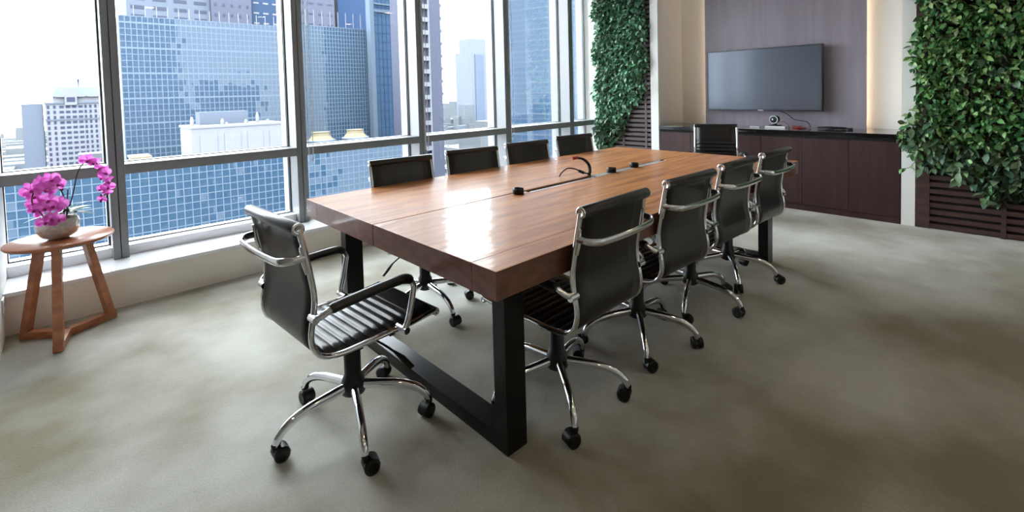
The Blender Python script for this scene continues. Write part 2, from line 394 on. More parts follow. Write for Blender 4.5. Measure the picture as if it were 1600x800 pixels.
block('apartment_tower', 'mauve grey tower rising behind the teal tower beside the sky gap', 77, 99.6, 232, 260, 80, M['ext_mauve'], (5, [36+5*k for k in range(5)], 2.4, .8))
block('apartment_tower', 'narrow grey tower behind the teal tower right of the sky gap', 105.5, 118, 232, 260, 85, M['ext_grey'])
# slim residential tower with balconies
t = thing('apartment_tower', 'slim mauve residential tower with stacked white balconies', 'building', (86.9, 130, -60))
MB().box(-.6, 3.9, 0, 14, 0, 130).build('body', M['ext_mauve'], t)
MB().box(-6.4, -.6, 1.6, 14, 0, 130).build('recess_wall', M['ext_mauve'], t)
me1 = MB().box(-3.8, -.5, -.25, 1.7, -.7, .7).mesh('balcony', M['ext_white'])
me2 = MB().box(3.9, 4.7, .3, 1.9, -.6, .5).mesh('side_ledge', M['ext_white'])
for k in range(16):
    z = 40+4.1*k; link('balcony', me1, t, (0, 0, z)); link('side_ledge', me2, t, (0, 0, z+1.0))
MB().box(-1.0, -.5, -.2, .1, 0, 130).build('edge_post', M['ext_white'], t)

# podium, white plant building, cooling units in front of the glass towers
curtain('glass_podium', 'low blue glass block far below the transom, under the white roof building', (-48, 111), 0, 116, 26, -60, -11.4, 88, 34, .03, M['ext_glass2'], M['ext_frame'], .17, seed=12)
t = thing('plant_building', 'white flat-roofed plant building in front of the broad glass tower', 'building', (27.2, 113, -11.4))
MB().box(-8.6, 8.8, 0, 12, 0, 7.2).build('body', M['ext_white'], t)
for k in range(4): MB().box(-7.2+k*4.3, -4.2+k*4.3, -.12, 0, .6, 5.8).build('facade_panel', M['ext_white'], t)
MB().box(-8.8, 9, -.2, 12.2, 7.1, 7.5).build('parapet', M['ext_white'], t)
MB().box(-6, 3.2, 6, 10, 7.2, 10.2).build('screen_wall', M['ext_grey'], t)
for (x, h) in ((-7.8, 2.2), (-2.6, 1.6), (-1.9, .8), (1.8, 1.2), (4.2, 2.6), (6.4, 1.0)):
    MB().lathe([(.35, 0), (.35, h*.7), (.15, h)], 8, (x, 2+abs(x)*.2, 7.2)).build('roof_vent', M['ext_white'], t)
t0 = thing('cooling_tower', 'round pale yellow cooling unit on the roof in front of the teal tower', 'cooling unit', (47.2, 121, -11.4), 0, 'yellow cooling units on the roof')
MB().lathe([(3.1, 0), (3.3, 1.8), (2.9, 2.2)], 12, smooth=False).build('drum', M['ext_yellow'], t0)
MB().lathe([(2.9, 2.2), (2.2, 3.1), (2.1, 3.8), (2.3, 4.0)], 12, smooth=False).build('fan_cone', M['ext_yellow'], t0)
MB().lathe([(3.4, 1.6), (3.5, 1.7), (3.5, 1.95), (3.4, 2.05)], 12).build('rim_band', M['ext_frame'], t0)
t0['label'] = 'round pale yellow cooling unit on the roof, the one closer to the white plant building'; t1 = copy_tree(t0); t1['label'] = 'round pale yellow cooling unit on the roof, the one by the pale corner column'; t1.location = (56.2, 121, -11.4)
tag(MB().box(9.2, 12.0, 113, 119, -11.4, -9.2).box(9.0, 12.2, 112.8, 119.2, -9.2, -8.9).build('stair_block', M['ext_yellow']), 'small tan block on the roof at the foot of the broad glass tower', 'building')

# white hotel far off on the left
h = thing('hotel', 'white hotel with pediment roof and rows of small windows far behind the orchid', 'building', (8.2, 450, -60), 0)
Wd = 31.0
MB().box(-15.5, 15.5, 0, 24, 0, 62).build('body', M['ext_white'], h)
MB().box(-16.2, 16.2, -.8, 25, 61.4, 62.4).build('cornice', M['ext_grey'], h)
MB().box(-16.0, 16.0, -.6, 24.5, 50.2, 51.0).build('cornice', M['ext_grey'], h)
MB().box(-11.5, 15, 1, 22, 62, 66.5).build('attic', M['ext_white'], h)
rf = MB(); rf.add([(-12.5, -.4, 66.3), (-9, 6, 73), (12.5, 6, 73), (16, -.4, 66.3), (-12.5, 23, 66.3), (16, 23, 66.3), (-9, 16, 73), (12.5, 16, 73)],
                  [(0, 3, 2, 1), (4, 6, 7, 5), (0, 1, 6, 4), (3, 5, 7, 2), (1, 2, 7, 6), (0, 4, 5, 3)])
rf.build('roof', M['ext_grey'], h)
for cx_, ww in ((-2.5, 7.5), (10.0, 4.0)):
    MB().add([(cx_-ww, -1.2, 66), (cx_+ww, -1.2, 66), (cx_, -1.2, 66+ww*.86), (cx_-ww, 9, 66), (cx_+ww, 9, 66), (cx_, 9, 66+ww*.86)],
             [(0, 1, 2), (5, 4, 3), (0, 2, 5, 3), (1, 4, 5, 2)]).build('pediment', M['ext_white'], h)
MB().box(-5.6, .6, -1.35, -.1, 60.5, 66.6).build('portal', M['ext_white'], h)
MB().box(-4.6, -.4, -1.5, -1.3, 62.6, 65.8).build('window', M['ext_win'], h)
MB().lathe([(3.2, 0), (3.2, .5), (2.4, .8)], 12, (2, 10, 78)).box(1.5, 2.5, 9.5, 10.5, 72.9, 78).build('roof_mast', M['ext_grey'], h)
mw1 = MB().box(-1.1, 1.1, -.15, .1, -.85, .85).mesh('window', M['ext_win'])
mw2 = MB().box(-.62, .62, -.15, .1, -1.1, 1.1).mesh('window', M['ext_win'])
for j in range(17):
    z = 59.3-j*3.55
    for x in (-14.0, -10.9, 7.3, 10.0, 12.6, 14.6): link('window', mw2, h, (x, 0, z))
    for x in (-7.4, -4.2, -1.0, 2.2): link('window', mw1, h, (x, 0, z))
    link('window', mw2, h, (4.8, 0, z))
block('office_block', 'plain grey blue block in the haze beside the white hotel', -18.5, -8.5, 452, 472, 1.8, M['ext_grey'])
# far slim tower
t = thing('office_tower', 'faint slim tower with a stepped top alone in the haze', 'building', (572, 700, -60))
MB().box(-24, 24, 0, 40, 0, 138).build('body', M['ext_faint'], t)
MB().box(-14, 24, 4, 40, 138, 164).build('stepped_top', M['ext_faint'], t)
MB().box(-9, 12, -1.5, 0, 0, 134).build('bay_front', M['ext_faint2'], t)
# low city, haze put into its block colours
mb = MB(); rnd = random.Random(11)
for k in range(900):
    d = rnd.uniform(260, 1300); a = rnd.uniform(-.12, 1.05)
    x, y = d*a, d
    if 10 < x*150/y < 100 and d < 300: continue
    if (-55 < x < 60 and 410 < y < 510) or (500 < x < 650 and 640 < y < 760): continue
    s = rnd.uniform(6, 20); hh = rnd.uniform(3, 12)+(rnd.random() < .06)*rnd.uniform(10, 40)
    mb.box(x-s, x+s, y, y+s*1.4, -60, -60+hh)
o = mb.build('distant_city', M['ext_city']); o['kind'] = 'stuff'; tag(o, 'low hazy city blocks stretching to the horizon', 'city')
# low block outside the frame on this side of the street, mirrored in the broad glass tower
tag(MB().box(56, 84, -25, -4, -60, 11).build('office_block', M['own_glass']), 'dark low block mirrored in the broad glass tower', 'building')

# ------------------------------------------------------------------ conference table
TX0, TX1, TY0, TY1, TZ, TT = .974, 3.985, 1.135, 2.745, .75, .097
t = thing('conference_table', 'long varnished teak conference table on black steel frames', 'table', ((TX0+TX1)/2, (TY0+TY1)/2, 0))
ox, oy = (TX0+TX1)/2, (TY0+TY1)/2
def tpart(name, mb, m, parent=None):
    mb.v = [(a-ox, b-oy, c) for a, b, c in mb.v]; return mb.build(name, m, parent or t)
def shade_edges(o):
    o.data.materials.append(M['teak_edge_shaded'])
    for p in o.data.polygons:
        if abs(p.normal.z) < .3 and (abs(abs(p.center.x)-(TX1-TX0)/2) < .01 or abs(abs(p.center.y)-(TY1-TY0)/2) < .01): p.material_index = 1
def slab(poly):
    bm = bmesh.new(); vs = [bm.verts.new((x, y, TZ-TT)) for x, y in poly]; f = bm.faces.new(vs)
    r = bmesh.ops.extrude_face_region(bm, geom=[f]); bmesh.ops.translate(bm, vec=(0, 0, TT), verts=[q for q in r['geom'] if isinstance(q, bmesh.types.BMVert)])
    bmesh.ops.recalc_face_normals(bm, faces=bm.faces[:])
    bmesh.ops.bevel(bm, geom=[e for e in bm.edges], offset=.0012, segments=1, affect='EDGES')
    bm.verts.index_update(); mb = MB(); mb.add([v.co for v in bm.verts], [[v.index for v in f.verts] for f in bm.faces]); bm.free(); return mb
SLX0, SLX1, SLY = 1.477, 3.471, 1.900
shade_edges(tpart('plank', slab([(TX0, 2.601), (TX1, 2.601), (TX1, TY1), (TX0, TY1)]), M['teak']))
shade_edges(tpart('plank', slab([(TX0, 1.962), (TX1, 1.962), (TX1, 2.6005), (TX0, 2.6005)]), M['teak']))
shade_edges(tpart('plank', slab([(TX0, 1.2608), (TX1, 1.2608), (TX1, 1.956), (SLX1, 1.956), (SLX1-.05, SLY), (SLX0+.05, SLY), (SLX0, 1.956), (TX0, 1.956)]), M['teak']))
shade_edges(tpart('plank', slab([(TX0, TY0), (TX1, TY0), (TX1, 1.26), (TX0, 1.26)]), M['teak']))
tray = tpart('cable_tray', MB().box(SLX0+.01, SLX1-.01, SLY-.005, 1.965, .655, .665).box(SLX0+.01, SLX1-.01, 1.957, 1.961, .665, .742), M['plastic'])
MB().prism([(a-ox, b-oy) for a, b in ((SLX0+.006, 1.9535), (SLX0+.054, SLY+.004), (1.90, SLY+.004), (1.90, 1.9535))], .725, .7492).build('tray_flap', M['teak'], tray)
MB().box(1.91-ox, 2.50-ox, SLY+.003-oy, SLY+.016-oy, .73, .7495).build('tray_rail', M['silver'], tray)
MB().box(2.53-ox, 3.40-ox, SLY+.004-oy, SLY+.022-oy, .735, .7505).box(2.53-ox, 3.41-ox, 1.936-oy, 1.953-oy, .735, .7505).build('tray_rail', M['silver'], tray)
for xa in (1.113, 3.710):
    xb = xa+.098
    for ya, yb in ((1.257, 1.325), (2.567, 2.632)):
        tpart('leg', MB().box(xa, xb, ya, yb, .0, TZ-TT-.012, .003), M['blacksteel'])
    tpart('floor_beam', MB().box(xa+.001, xb-.001, 1.325, 2.567, .0, .058, .003), M['blacksteel'])
    tpart('top_rail', MB().box(xa+.001, xb-.001, 1.19, 2.69, TZ-TT-.012, TZ-TT, .001), M['blacksteel'])

# ------------------------------------------------------------------ chairs (local +X is forward)
PROF = [(-.276, .885), (-.262, .82), (-.247, .74), (-.235, .66), (-.238, .60), (-.249, .54), (-.250, .50), (-.238, .462), (-.205, .434), (-.15, .422), (-.08, .421), (0, .422), (.09, .421), (.17, .423), (.258, .431)]
prof = smooth_path([(x, 0, z) for x, z in PROF], 6)
def resample(P, step):
    out = [P[0]]; acc = 0
    for a, b in zip(P, P[1:]):
        L = (b-a).length; d = step-acc
        while d <= L: out.append(a+(b-a)*(d/L)); d += step
        acc = L-(d-step)
    return out
dense = resample(prof, .0045)
slen = [i*.0045 for i in range(len(dense))]
def normal(i):
    tt = (dense[min(i+1, len(dense)-1)]-dense[max(i-1, 0)]).normalized()
    return Vector((-tt.z, 0, tt.x))
HW = .205
def build_sling():
    """ribbed seat and back sheet, top at index 0, front edge at the end"""
    mb = MB(); N = len(dense); ncol = 7
    S = slen[-1]; rib0, rib1, pitch = .165, S-.075, .0405
    grid = []
    for i, p in enumerate(dense):
        n = normal(i); s = slen[i]; row_f = []; row_b = []
        u = (s-rib0)/pitch
        if rib0 <= s <= rib0+pitch*math.floor((rib1-rib0)/pitch):
            fr = u-math.floor(u); bulge = .0105*(1-abs(2*fr-1)**3.2)
        else: bulge = .008
        for k in range(ncol):
            e = abs(2*k/(ncol-1)-1); edge = 1-max(0, (e-.8)/.2)**2*.75
            y = -HW+2*HW*k/(ncol-1)
            row_f.append(p+n*(.003+bulge*edge)+Vector((0, y, 0))); row_b.append(p-n*.004+Vector((0, y, 0)))
        grid.append((row_f, row_b))
    v = [q for g in grid for r in g for q in r]; f = []
    W = ncol*2
    for i in range(N-1):
        for k in range(ncol-1):
            a = i*W+k; f.append((a, a+1, a+1+W, a+W)); b = a+ncol; f.append((b, b+W, b+1+W, b+1))
        f.append((i*W, i*W+W, i*W+W+ncol, i*W+ncol)); e = i*W+ncol-1; f.append((e, e+ncol, e+W+ncol, e+W))
    mb.add(v, f, True)
    me = mb.mesh('sling', M['leather']); return me
sling_me = build_sling()
def tube_side(y): return [Vector((p.x, y, p.z)) for p in dense[::5]]+[Vector((dense[-1].x, y, dense[-1].z))]
frame_me = {}
for sgn in (1, -1):
    frame_me[sgn] = MB().tube(tube_side(0), .0115, 10, flat=(1.0, .85)).mesh('side_frame', M['chrome'])
def roll_mesh(nm, r): return MB().lathe([(r*.9, -.2165), (r, -.213), (r, .213), (r*.9, .2165)], 16, axis='y').mesh(nm, M['leather'])
topr_me = roll_mesh('top_roll', .0215); frontr_me = roll_mesh('front_roll', .0155)
def cap_mesh(r): return MB().lathe([(r*.98, 0), (r*.98, .004), (r*.8, .0055), (r*.45, .0055), (r*.4, .0035), (.0001, .0035)], 16, axis='y').lathe([(r*.98, 0), (.0001, -.0005)], 16, axis='y').mesh('roll_cap', M['chrome'])
cap_me = cap_mesh(.0215); capf_me = cap_mesh(.0155)
# back brace
bp = smooth_path([(-.262, .216, .792), (-.300, .212, .790), (-.326, .185, .786), (-.333, .13, .782), (-.336, 0, .780), (-.333, -.13, .782), (-.326, -.185, .786), (-.300, -.212, .790), (-.262, -.216, .792)], 5)
mbb = MB().tube(bp, .0125, 10, flat=(1.15, .55), upv=(0, 0, 1))
for s in (1, -1): mbb.tube([(-.255, s*.214, .735), (-.266, s*.214, .775), (-.272, s*.214, .83)], .0075, 8)
brace_me = mbb.mesh('back_brace', M['chrome'])
# arms
def arm_path(s): return smooth_path([(-.243, s*.218, .585), (-.237, s*.250, .592), (-.215, s*.262, .606), (-.185, s*.263, .615), (-.06, s*.263, .624), (.06, s*.263, .629), (.100, s*.263, .622), (.122, s*.263, .596), (.122, s*.263, .57), (.106, s*.262, .50), (.090, s*.258, .445), (.086, s*.245, .430), (.086, s*.216, .426)], 5)
arm_me = {}; pad_me = {}
for s in (1, -1):
    ap = arm_path(s)
    mb = MB().tube(ap, .0115, 10)
    mb.tube([(-.245, s*.205, .583), (-.245, s*.245, .583)], .0135, 10).tube([(.086, s*.205, .427), (.086, s*.268, .427)], .0135, 10)
    arm_me[s] = mb.mesh('armrest', M['chrome'])
    pp = [p for p in ap if p.z > .610 and -.205 < p.x < .115]
    pad_me[s] = MB().tube(pp, [.0150]+[.0178]*(len(pp)-2)+[.0150], 12, flat=(1, 1.1)).mesh('arm_pad', M['leather'])
mech_me = MB().box(-.10, .09, -.055, .055, .372, .408, .006).box(-.085, -.06, -.205, .205, .398, .412, .003).box(.05, .075, -.205, .205, .398, .412, .003).mesh('seat_mechanism', M['plastic'])
col_me = MB().lathe([(.030, .118), (.046, .128), (.047, .165), (.040, .190), (.033, .205), (.033, .33), (.026, .335), (.026, .38)], 20).mesh('column', M['plastic'])
knob_me = MB().lathe([(.028, 0), (.03, .01), (.03, .05), (.022, .055)], 14, axis='x').mesh('tension_knob', M['plastic'])
lp = [(.0, -.05, .385), (.02, -.13, .378), (.04, -.19, .362), (.055, -.235, .345)]
lever_me = MB().tube(smooth_path(lp, 4), .0045, 6).tube([(.052, -.228, .349), (.066, -.262, .330), (.082, -.302, .302)], [.006, .013, .010], 8, flat=(.5, 1.2)).mesh('tilt_lever', M['plastic'])
legp = smooth_path([(.025, 0, .156), (.10, 0, .150), (.18, 0, .140), (.240, 0, .122), (.282, 0, .092), (.297, 0, .058)], 5)
n_ = len(legp)
leg_me = MB().tube(legp, [.0190-.0045*i/(n_-1) for i in range(n_)], 10, flat=(1.05, .95), upv=(0, 0, 1)).mesh('base_leg', M['chrome'])
cm = MB()
for s in (1, -1):
    y0, y1 = (.006, .026) if s > 0 else (-.026, -.006)
    cm.lathe([(.012, y0), (.0265, y0+.001), (.0275, (y0+y1)/2), (.0265, y1-.001), (.016, y1), (.0001, y1-.002)] if s > 0 else [(.0001, y0+.002), (.016, y0), (.0265, y0+.001), (.0275, (y0+y1)/2), (.0265, y1-.001), (.012, y1)], 18, (.018, 0, .0275), 'y')
hood = [(.030*math.cos(a)+.018, .030*math.sin(a)+.0275) for a in [PI*(-.05+1.0*k/10) for k in range(11)]]
hv = [(x, y, z) for y in (-.021, .021) for x, z in hood]; k_ = len(hood)
cm.add(hv, [(i, i+1, k_+i+1, k_+i) for i in range(k_-1)], True)
cm.lathe([(.010, .028), (.012, .052), (.0135, .064), (.010, .068)], 12).box(-.002, .020, -.005, .005, .02, .05)
caster_me = cm.mesh('caster', M['plastic'])

def make_chair(label, group=None):
    t = thing('office_chair', label, 'chair', group=group)
    link('sling', sling_me, t); link('top_roll', topr_me, t, (dense[0].x-.004, 0, dense[0].z+.004))
    tr = link('front_roll', frontr_me, t, (dense[-1].x+.006, 0, dense[-1].z-.006))
    for s in (1, -1):
        link('side_frame', frame_me[s], t, (0, s*.2135, 0))
        a = link('armrest', arm_me[s], t); link('arm_pad', pad_me[s], a)
        c = link('roll_cap', cap_me, t, (dense[0].x-.004, s*.2165, dense[0].z+.004)); c.rotation_euler = (0, 0, 0 if s > 0 else PI)
        c = link('roll_cap', capf_me, t, (dense[-1].x+.006, s*.2165, dense[-1].z-.006)); c.rotation_euler = (0, 0, 0 if s > 0 else PI)
    link('back_brace', brace_me, t); link('seat_mechanism', mech_me, t); link('tilt_lever', lever_me, t); link('tension_knob', knob_me, t, (.085, 0, .372))
    link('column', col_me, t)
    for k in range(5):
        l = link('base_leg', leg_me, t, (0, 0, 0), 2*PI*k/5)
        link('caster', caster_me, l, (.300, 0, 0), 0)
    return t
SEAT_PARTS = ('sling', 'top_roll', 'front_roll', 'side_frame', 'armrest', 'roll_cap', 'back_brace', 'seat_mechanism', 'tilt_lever', 'tension_knob')
proto = make_chair('black ribbed leather office chair turned to the near end of the table, standing apart')
def place(o, x, y, deg, base_deg, shift=0.0, label=None, group=None, seed=0):
    rnd = random.Random(seed)
    o.location = (x, y, 0); o.rotation_euler = (0, 0, math.radians(deg))
    if label: o['label'] = label
    if group: o['group'] = group
    k = 0
    for ch in o.children:
        nm = ch.name.split('.')[0]
        if nm == 'base_leg':
            ch.rotation_euler = (0, 0, math.radians(base_deg-deg+72*k)); k += 1
            for g in ch.children: g.rotation_euler = (0, 0, rnd.uniform(0, 2*PI))
        elif nm in SEAT_PARTS: ch.location.x -= shift
GR = 'chairs along the right-hand long side of the table'; GL = 'chairs along the window side of the table'
specs = [
 (1.512, 1.370, 91, 18, .035, 'office chair on the room side of the table, first from its near end', GR),
 (2.155, 1.375, 88, 4, .030, 'office chair on the room side of the table, second from its near end', GR),
 (2.745, 1.375, 88, -16, .020, 'office chair on the room side of the table, third from its near end', GR),
 (3.315, 1.385, 88, -1, .035, 'office chair on the room side of the table, closest to the dark cabinets', GR),
 (1.582, 2.515, -95, -20, 0, 'office chair on the window side of the table, first from its near end', GL),
 (2.168, 2.535, -99, 5, 0, 'office chair on the window side of the table, second from its near end', GL),
 (2.750, 2.530, -97, 0, 0, 'office chair on the window side of the table, third from its near end', GL),
 (3.400, 2.575, -99, 12, 0, 'office chair on the window side of the table, closest to the foliage', GL),
 (4.990, 2.190, 206, 40, 0, 'office chair at the far head of the table, ribbed back in front of the cabinets', None),
]
chairs = [copy_tree(proto) for _ in specs]
place(proto, .807, 1.843, 3.5, 180, 0, seed=50)
for i, (o, (x, y, d, b, s, lb, g)) in enumerate(zip(chairs, specs)): place(o, x, y, d, b, s, lb, g, seed=60+i)

# ------------------------------------------------------------------ things on the table
pk = thing('conference_microphone', 'black round puck on the cable slot, alone nearer the near end', 'microphone', (1.832, 1.925, TZ+.0005), 0, 'black pucks on the table')
MB().lathe([(.030, 0), (.032, .003), (.032, .027), (.029, .031), (.012, .031), (.010, .0295), (.0001, .0295)], 24).build('puck_body', M['plastic'], pk)
MB().lathe([(.022, .0312), (.024, .0318), (.024, .0312)], 24).build('top_ring', M['tvblack'], pk)
for x, lb in ((2.726, 'black round puck on the cable slot, next to the gooseneck microphone'), (3.008, 'black round puck on the cable slot, closest to the far head of the table')):
    q = copy_tree(pk); q.location = (x, 1.928, TZ+.001); q['label'] = lb
mic = thing('gooseneck_microphone', 'small black gooseneck microphone with a curled cable on the table', 'microphone', (2.535, 1.975, TZ+.001))
MB().tube(smooth_path([(0, 0, 0), (.012, .0, .03), (.012, .01, .07), (-.01, .035, .105), (-.05, .06, .118)], 6), [.012-.004*i/24 for i in range(25)], 10).build('neck', M['plastic'], mic)
MB().tube([(-.045, .058, .118), (-.075, .075, .116)], [.012, .011], 10).build('capsule', M['red'], mic)
MB().tube(smooth_path([(.0, 0, .012), (-.035, .02, .02), (-.09, .05, .05), (-.14, .07, .055), (-.18, .085, .03), (-.19, .095, .006)], 6), .0045, 8).build('cable', M['plastic'], mic)
MB().tube([(-.03, .018, .018), (-.065, .035, .036)], .010, 10).build('plug', M['plastic'], mic)

# ------------------------------------------------------------------ cabinet, counter and screen wall
cab = thing('cabinet', 'long dark walnut cabinet run under the black counter', 'cabinet', (XW, 1.97, 0))
MB().box(.018, .60, -1.224, 1.238, .0, .775).build('carcass', M['cab'], cab)
MB().box(.006, .018, -1.224, 1.238, .0, .056).build('plinth', M['cab'], cab)
ys = [.747, 1.149, 1.56, 1.966, 2.375, 2.785, 3.207]
for a, b in zip(ys, ys[1:]): MB().box(.0, .018, a+.002-1.97, b-.002-1.97, .060, .762, .0012).build('door', M['cab'], cab)
MB().box(.012, .03, -1.224, 1.238, .764, .79).build('shadow_gap', M['dark'], cab)
tag(MB().box(XW-.015, 6.225, .7425, 3.2045, .792, .838, .003).build('worktop', M['counter']), 'black polished stone counter running along the cabinet', 'counter')
pn = thing('veneer_panel', 'tall dark veneer panel behind the television', 'panel', (6.124, 1.967, .838))
MB().box(0, .04, -.862, .863, .0, CEIL-.838).build('board', M['panel'], pn)
for y in (-.6, .6): MB().box(.042, .099, y-.02, y+.02, 0, CEIL-.838).build('batten', M['dark'], pn)
for y in (-.815, .815): MB().box(.042, .050, y-.006, y+.006, 0, CEIL-.838).build('light_strip', M['warm_led'], pn)
tv = thing('television', 'large black flat television on the dark panel', 'television', (6.008, 2.111, 1.024))
MB().box(.004, .05, -.639, .639, 0, .738, .004).build('case', M['tvblack'], tv)
MB().box(.0, .006, -.627, .627, .016, .728).build('screen', M['screen'], tv)
MB().box(.0, .004, -.639, .639, .0, .015).box(0, .004, -.639, .639, .729, .738).box(0, .004, -.639, -.628, .015, .729).box(0, .004, .628, .639, .015, .729).build('bezel', M['tvblack'], tv)
MB().box(-.002, .004, -.030, .03, .002, .012).build('badge', M['silver'], tv)
MB().box(.05, .115, -.25, .25, .2, .55).build('bracket', M['tvblack'], tv)
CT = .838
wc = thing('conference_camera', 'round black conference camera with pale ring below the television', 'camera', (5.95, 1.935, CT))
MB().box(-.045, .045, -.06, .05, 0, .028, .004).build('base', M['plastic'], wc)
MB().lathe([(.03, .028), (.02, .04), (.02, .06)], 14).build('neck', M['plastic'], wc)
MB().lathe([(.034, -.045), (.046, -.04), (.046, .03), (.03, .045)], 20, (0, 0, .09), 'x').build('head', M['plastic'], wc)
MB().lathe([(.0465, -.038), (.0468, -.047), (.041, -.049), (.040, -.044)], 20, (0, 0, .09), 'x').build('lens_ring', M['silver'], wc)
MB().lathe([(.022, -.046), (.02, -.05), (.0001, -.051)], 16, (0, 0, .09), 'x').build('lens', M['screen'], wc)
tag(MB().box(5.86, 5.92, 1.80, 2.015, CT, CT+.018, .004).build('remote_tray', M['whiteplastic']), 'flat white bar lying in front of the conference camera', 'remote')
tag(MB().box(5.83, 5.875, 2.06, 2.17, CT, CT+.014, .004).build('remote_control', M['silver']), 'small grey remote control on the counter by the far chair', 'remote')
tag(MB().tube(smooth_path([(5.93, 1.74, CT+.006), (5.90, 1.70, CT+.012), (5.94, 1.66, CT+.02), (5.97, 1.70, CT+.012), (5.92, 1.74, CT+.022), (5.89, 1.68, CT+.006), (5.95, 1.62, CT+.008)], 6), .006, 8).build('red_cable_coil', M['red']), 'tangle of red cable on the counter beside the camera', 'cable')
tag(MB().tube(smooth_path([(6.05, 1.90, 1.018), (6.04, 1.83, .985), (6.03, 1.76, .93), (6.02, 1.68, .915), (6.02, 1.62, .90), (6.02, 1.59, .846)], 6), .004, 6).build('hanging_cable', M['plastic']), 'black cable hanging from the television to the counter', 'cable')
tag(MB().tube(smooth_path([(5.96, 1.88, .9), (5.95, 1.84, .905), (5.94, 1.80, .88), (5.93, 1.78, .846)], 6), .003, 6).build('camera_cable', M['red']), 'thin dark red cable running from the camera', 'cable')
cp = []
for k in range(40):
    a = k*.62; cp.append((5.93+.05*math.cos(a)*(1+.2*math.sin(k)), 1.36+.12*math.sin(a)*(1+.15*math.cos(2.1*k)), CT+.006+.016*abs(math.sin(k*.37))))
tag(MB().tube(smooth_path(cp, 3), .0045, 6).build('black_cable_coil', M['plastic']), 'flat heap of black cable on the counter', 'cable')
tag(MB().box(5.88, 5.93, 1.18, 1.22, CT, CT+.02, .004).build('power_adapter', M['plastic']), 'small black adapter on the counter past the cable heap', 'adapter')

# ------------------------------------------------------------------ green walls
def leaf_geo(L, W, fold=.25, curl=.25):
    """pointed leaf along +X from origin, normal +Z"""
    v = []; st = [(0, .05), (.22, .72), (.5, 1.0), (.78, .62), (1, 0.02)]
    for u, w in st:
        z = -curl*L*u*u
        v += [(u*L, -w*W/2, z+fold*w*W/2), (u*L, 0, z), (u*L, w*W/2, z+fold*w*W/2)]
    f = []
    for i in range(4):
        a = i*3; f += [(a, a+3, a+4, a+1), (a+1, a+4, a+5, a+2)]
    return [Vector(p) for p in v], f
GREEN = [(44, 84, 54), (70, 126, 76), (108, 160, 92), (54, 102, 62), (150, 188, 118), (84, 138, 86), (186, 208, 156)]
GREEN_L = [(74, 124, 94), (104, 160, 122), (64, 112, 86), (136, 184, 148), (92, 148, 112), (168, 204, 174)]
DARKG = [(48, 74, 58), (74, 104, 80), (110, 136, 100), (60, 86, 70)]
M['leaf'] = mat('green_leaf', (50, 110, 60), .42, rand=('island', GREEN), spec=.4)
M['leaf_one'] = mat('green_leaf_single', (50, 110, 60), .42, rand=('object', GREEN), spec=.4)
M['leaf_l'] = mat('pale_green_leaf', (70, 130, 80), .42, rand=('island', GREEN_L), spec=.4)
M['leaf_l_one'] = mat('pale_green_leaf_single', (70, 130, 80), .42, rand=('object', GREEN_L), spec=.4)
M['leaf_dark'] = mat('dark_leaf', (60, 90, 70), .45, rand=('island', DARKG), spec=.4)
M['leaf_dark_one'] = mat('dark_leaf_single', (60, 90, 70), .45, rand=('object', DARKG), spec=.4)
M['stalk'] = mat('green_stalk', (62, 84, 48), .6)
def orient(rnd, droop=.9):
    """leaf growing out from the wall (-X) and hanging"""
    az = rnd.gauss(PI, .85); pitch = rnd.gauss(-.55, .5)*droop; roll = rnd.gauss(0, .6)
    return Euler((roll, -pitch, az), 'XYZ').to_matrix()
def green_wall(nm, label, ya, yb, zbot, in_shape, count, leaf_L, mats, single, dark_fn, slat_m, seed, posts, depth=.13):
    rnd = random.Random(seed)
    yc = (ya+yb)/2
    t = thing(nm, label, 'green wall', (XW+.045, yc, 0))
    w = (yb-ya)
    MB().box(-.012, 0, -w/2, w/2, 0, CEIL).build('backing', M['dark'], t)
    sme = MB().box(-.040, -.012, -w/2+.001, w/2-.001, .009, .047, .002).mesh('slat', slat_m)
    k = 0; z = 0.0
    while z < CEIL-.06:
        link('slat', sme, t, (0, 0, z)); z += .062; k += 1
    for y, pw in posts: MB().box(-.045, -.010, y-yc-pw/2, y-yc+pw/2, 0, CEIL-.01).build('post', slat_m, t)
    base, faces = leaf_geo(1.0, .55)
    groups = {'': MB(), 'dark': MB()}
    ind = []
    n = 0; tries = 0
    while n < count and tries < count*30:
        tries += 1
        y = rnd.uniform(ya-.12, yb+.12); z = rnd.uniform(zbot-.05, CEIL-.02)
        m = in_shape(y, z, rnd)
        if m <= 0: continue
        n += 1
        dep = rnd.uniform(.01, depth)*min(1, .35+m)
        L = leaf_L*rnd.uniform(.7, 1.25); dk = dark_fn(y, z, rnd)
        if dk: L *= 1.35
        R = orient(rnd); o = Vector((-.03-dep, y-yc, z))
        ind.append((dep, y, z, L, R, o, dk))
    # leaves standing furthest out are parts of their own, the rest is one foliage mass
    order = sorted(ind, key=lambda q: -(q[0]+q[3]*.5))
    sing = set(id(q) for q in order[:single])
    lm = {}
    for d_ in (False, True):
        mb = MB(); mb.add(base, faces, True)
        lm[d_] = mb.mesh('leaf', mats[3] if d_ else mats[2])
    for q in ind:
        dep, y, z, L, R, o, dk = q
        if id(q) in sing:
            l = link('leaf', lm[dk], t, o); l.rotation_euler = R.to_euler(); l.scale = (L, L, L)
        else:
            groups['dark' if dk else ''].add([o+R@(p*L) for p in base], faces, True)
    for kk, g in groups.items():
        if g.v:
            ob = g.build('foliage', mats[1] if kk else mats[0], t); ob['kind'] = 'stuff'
    return t, yc
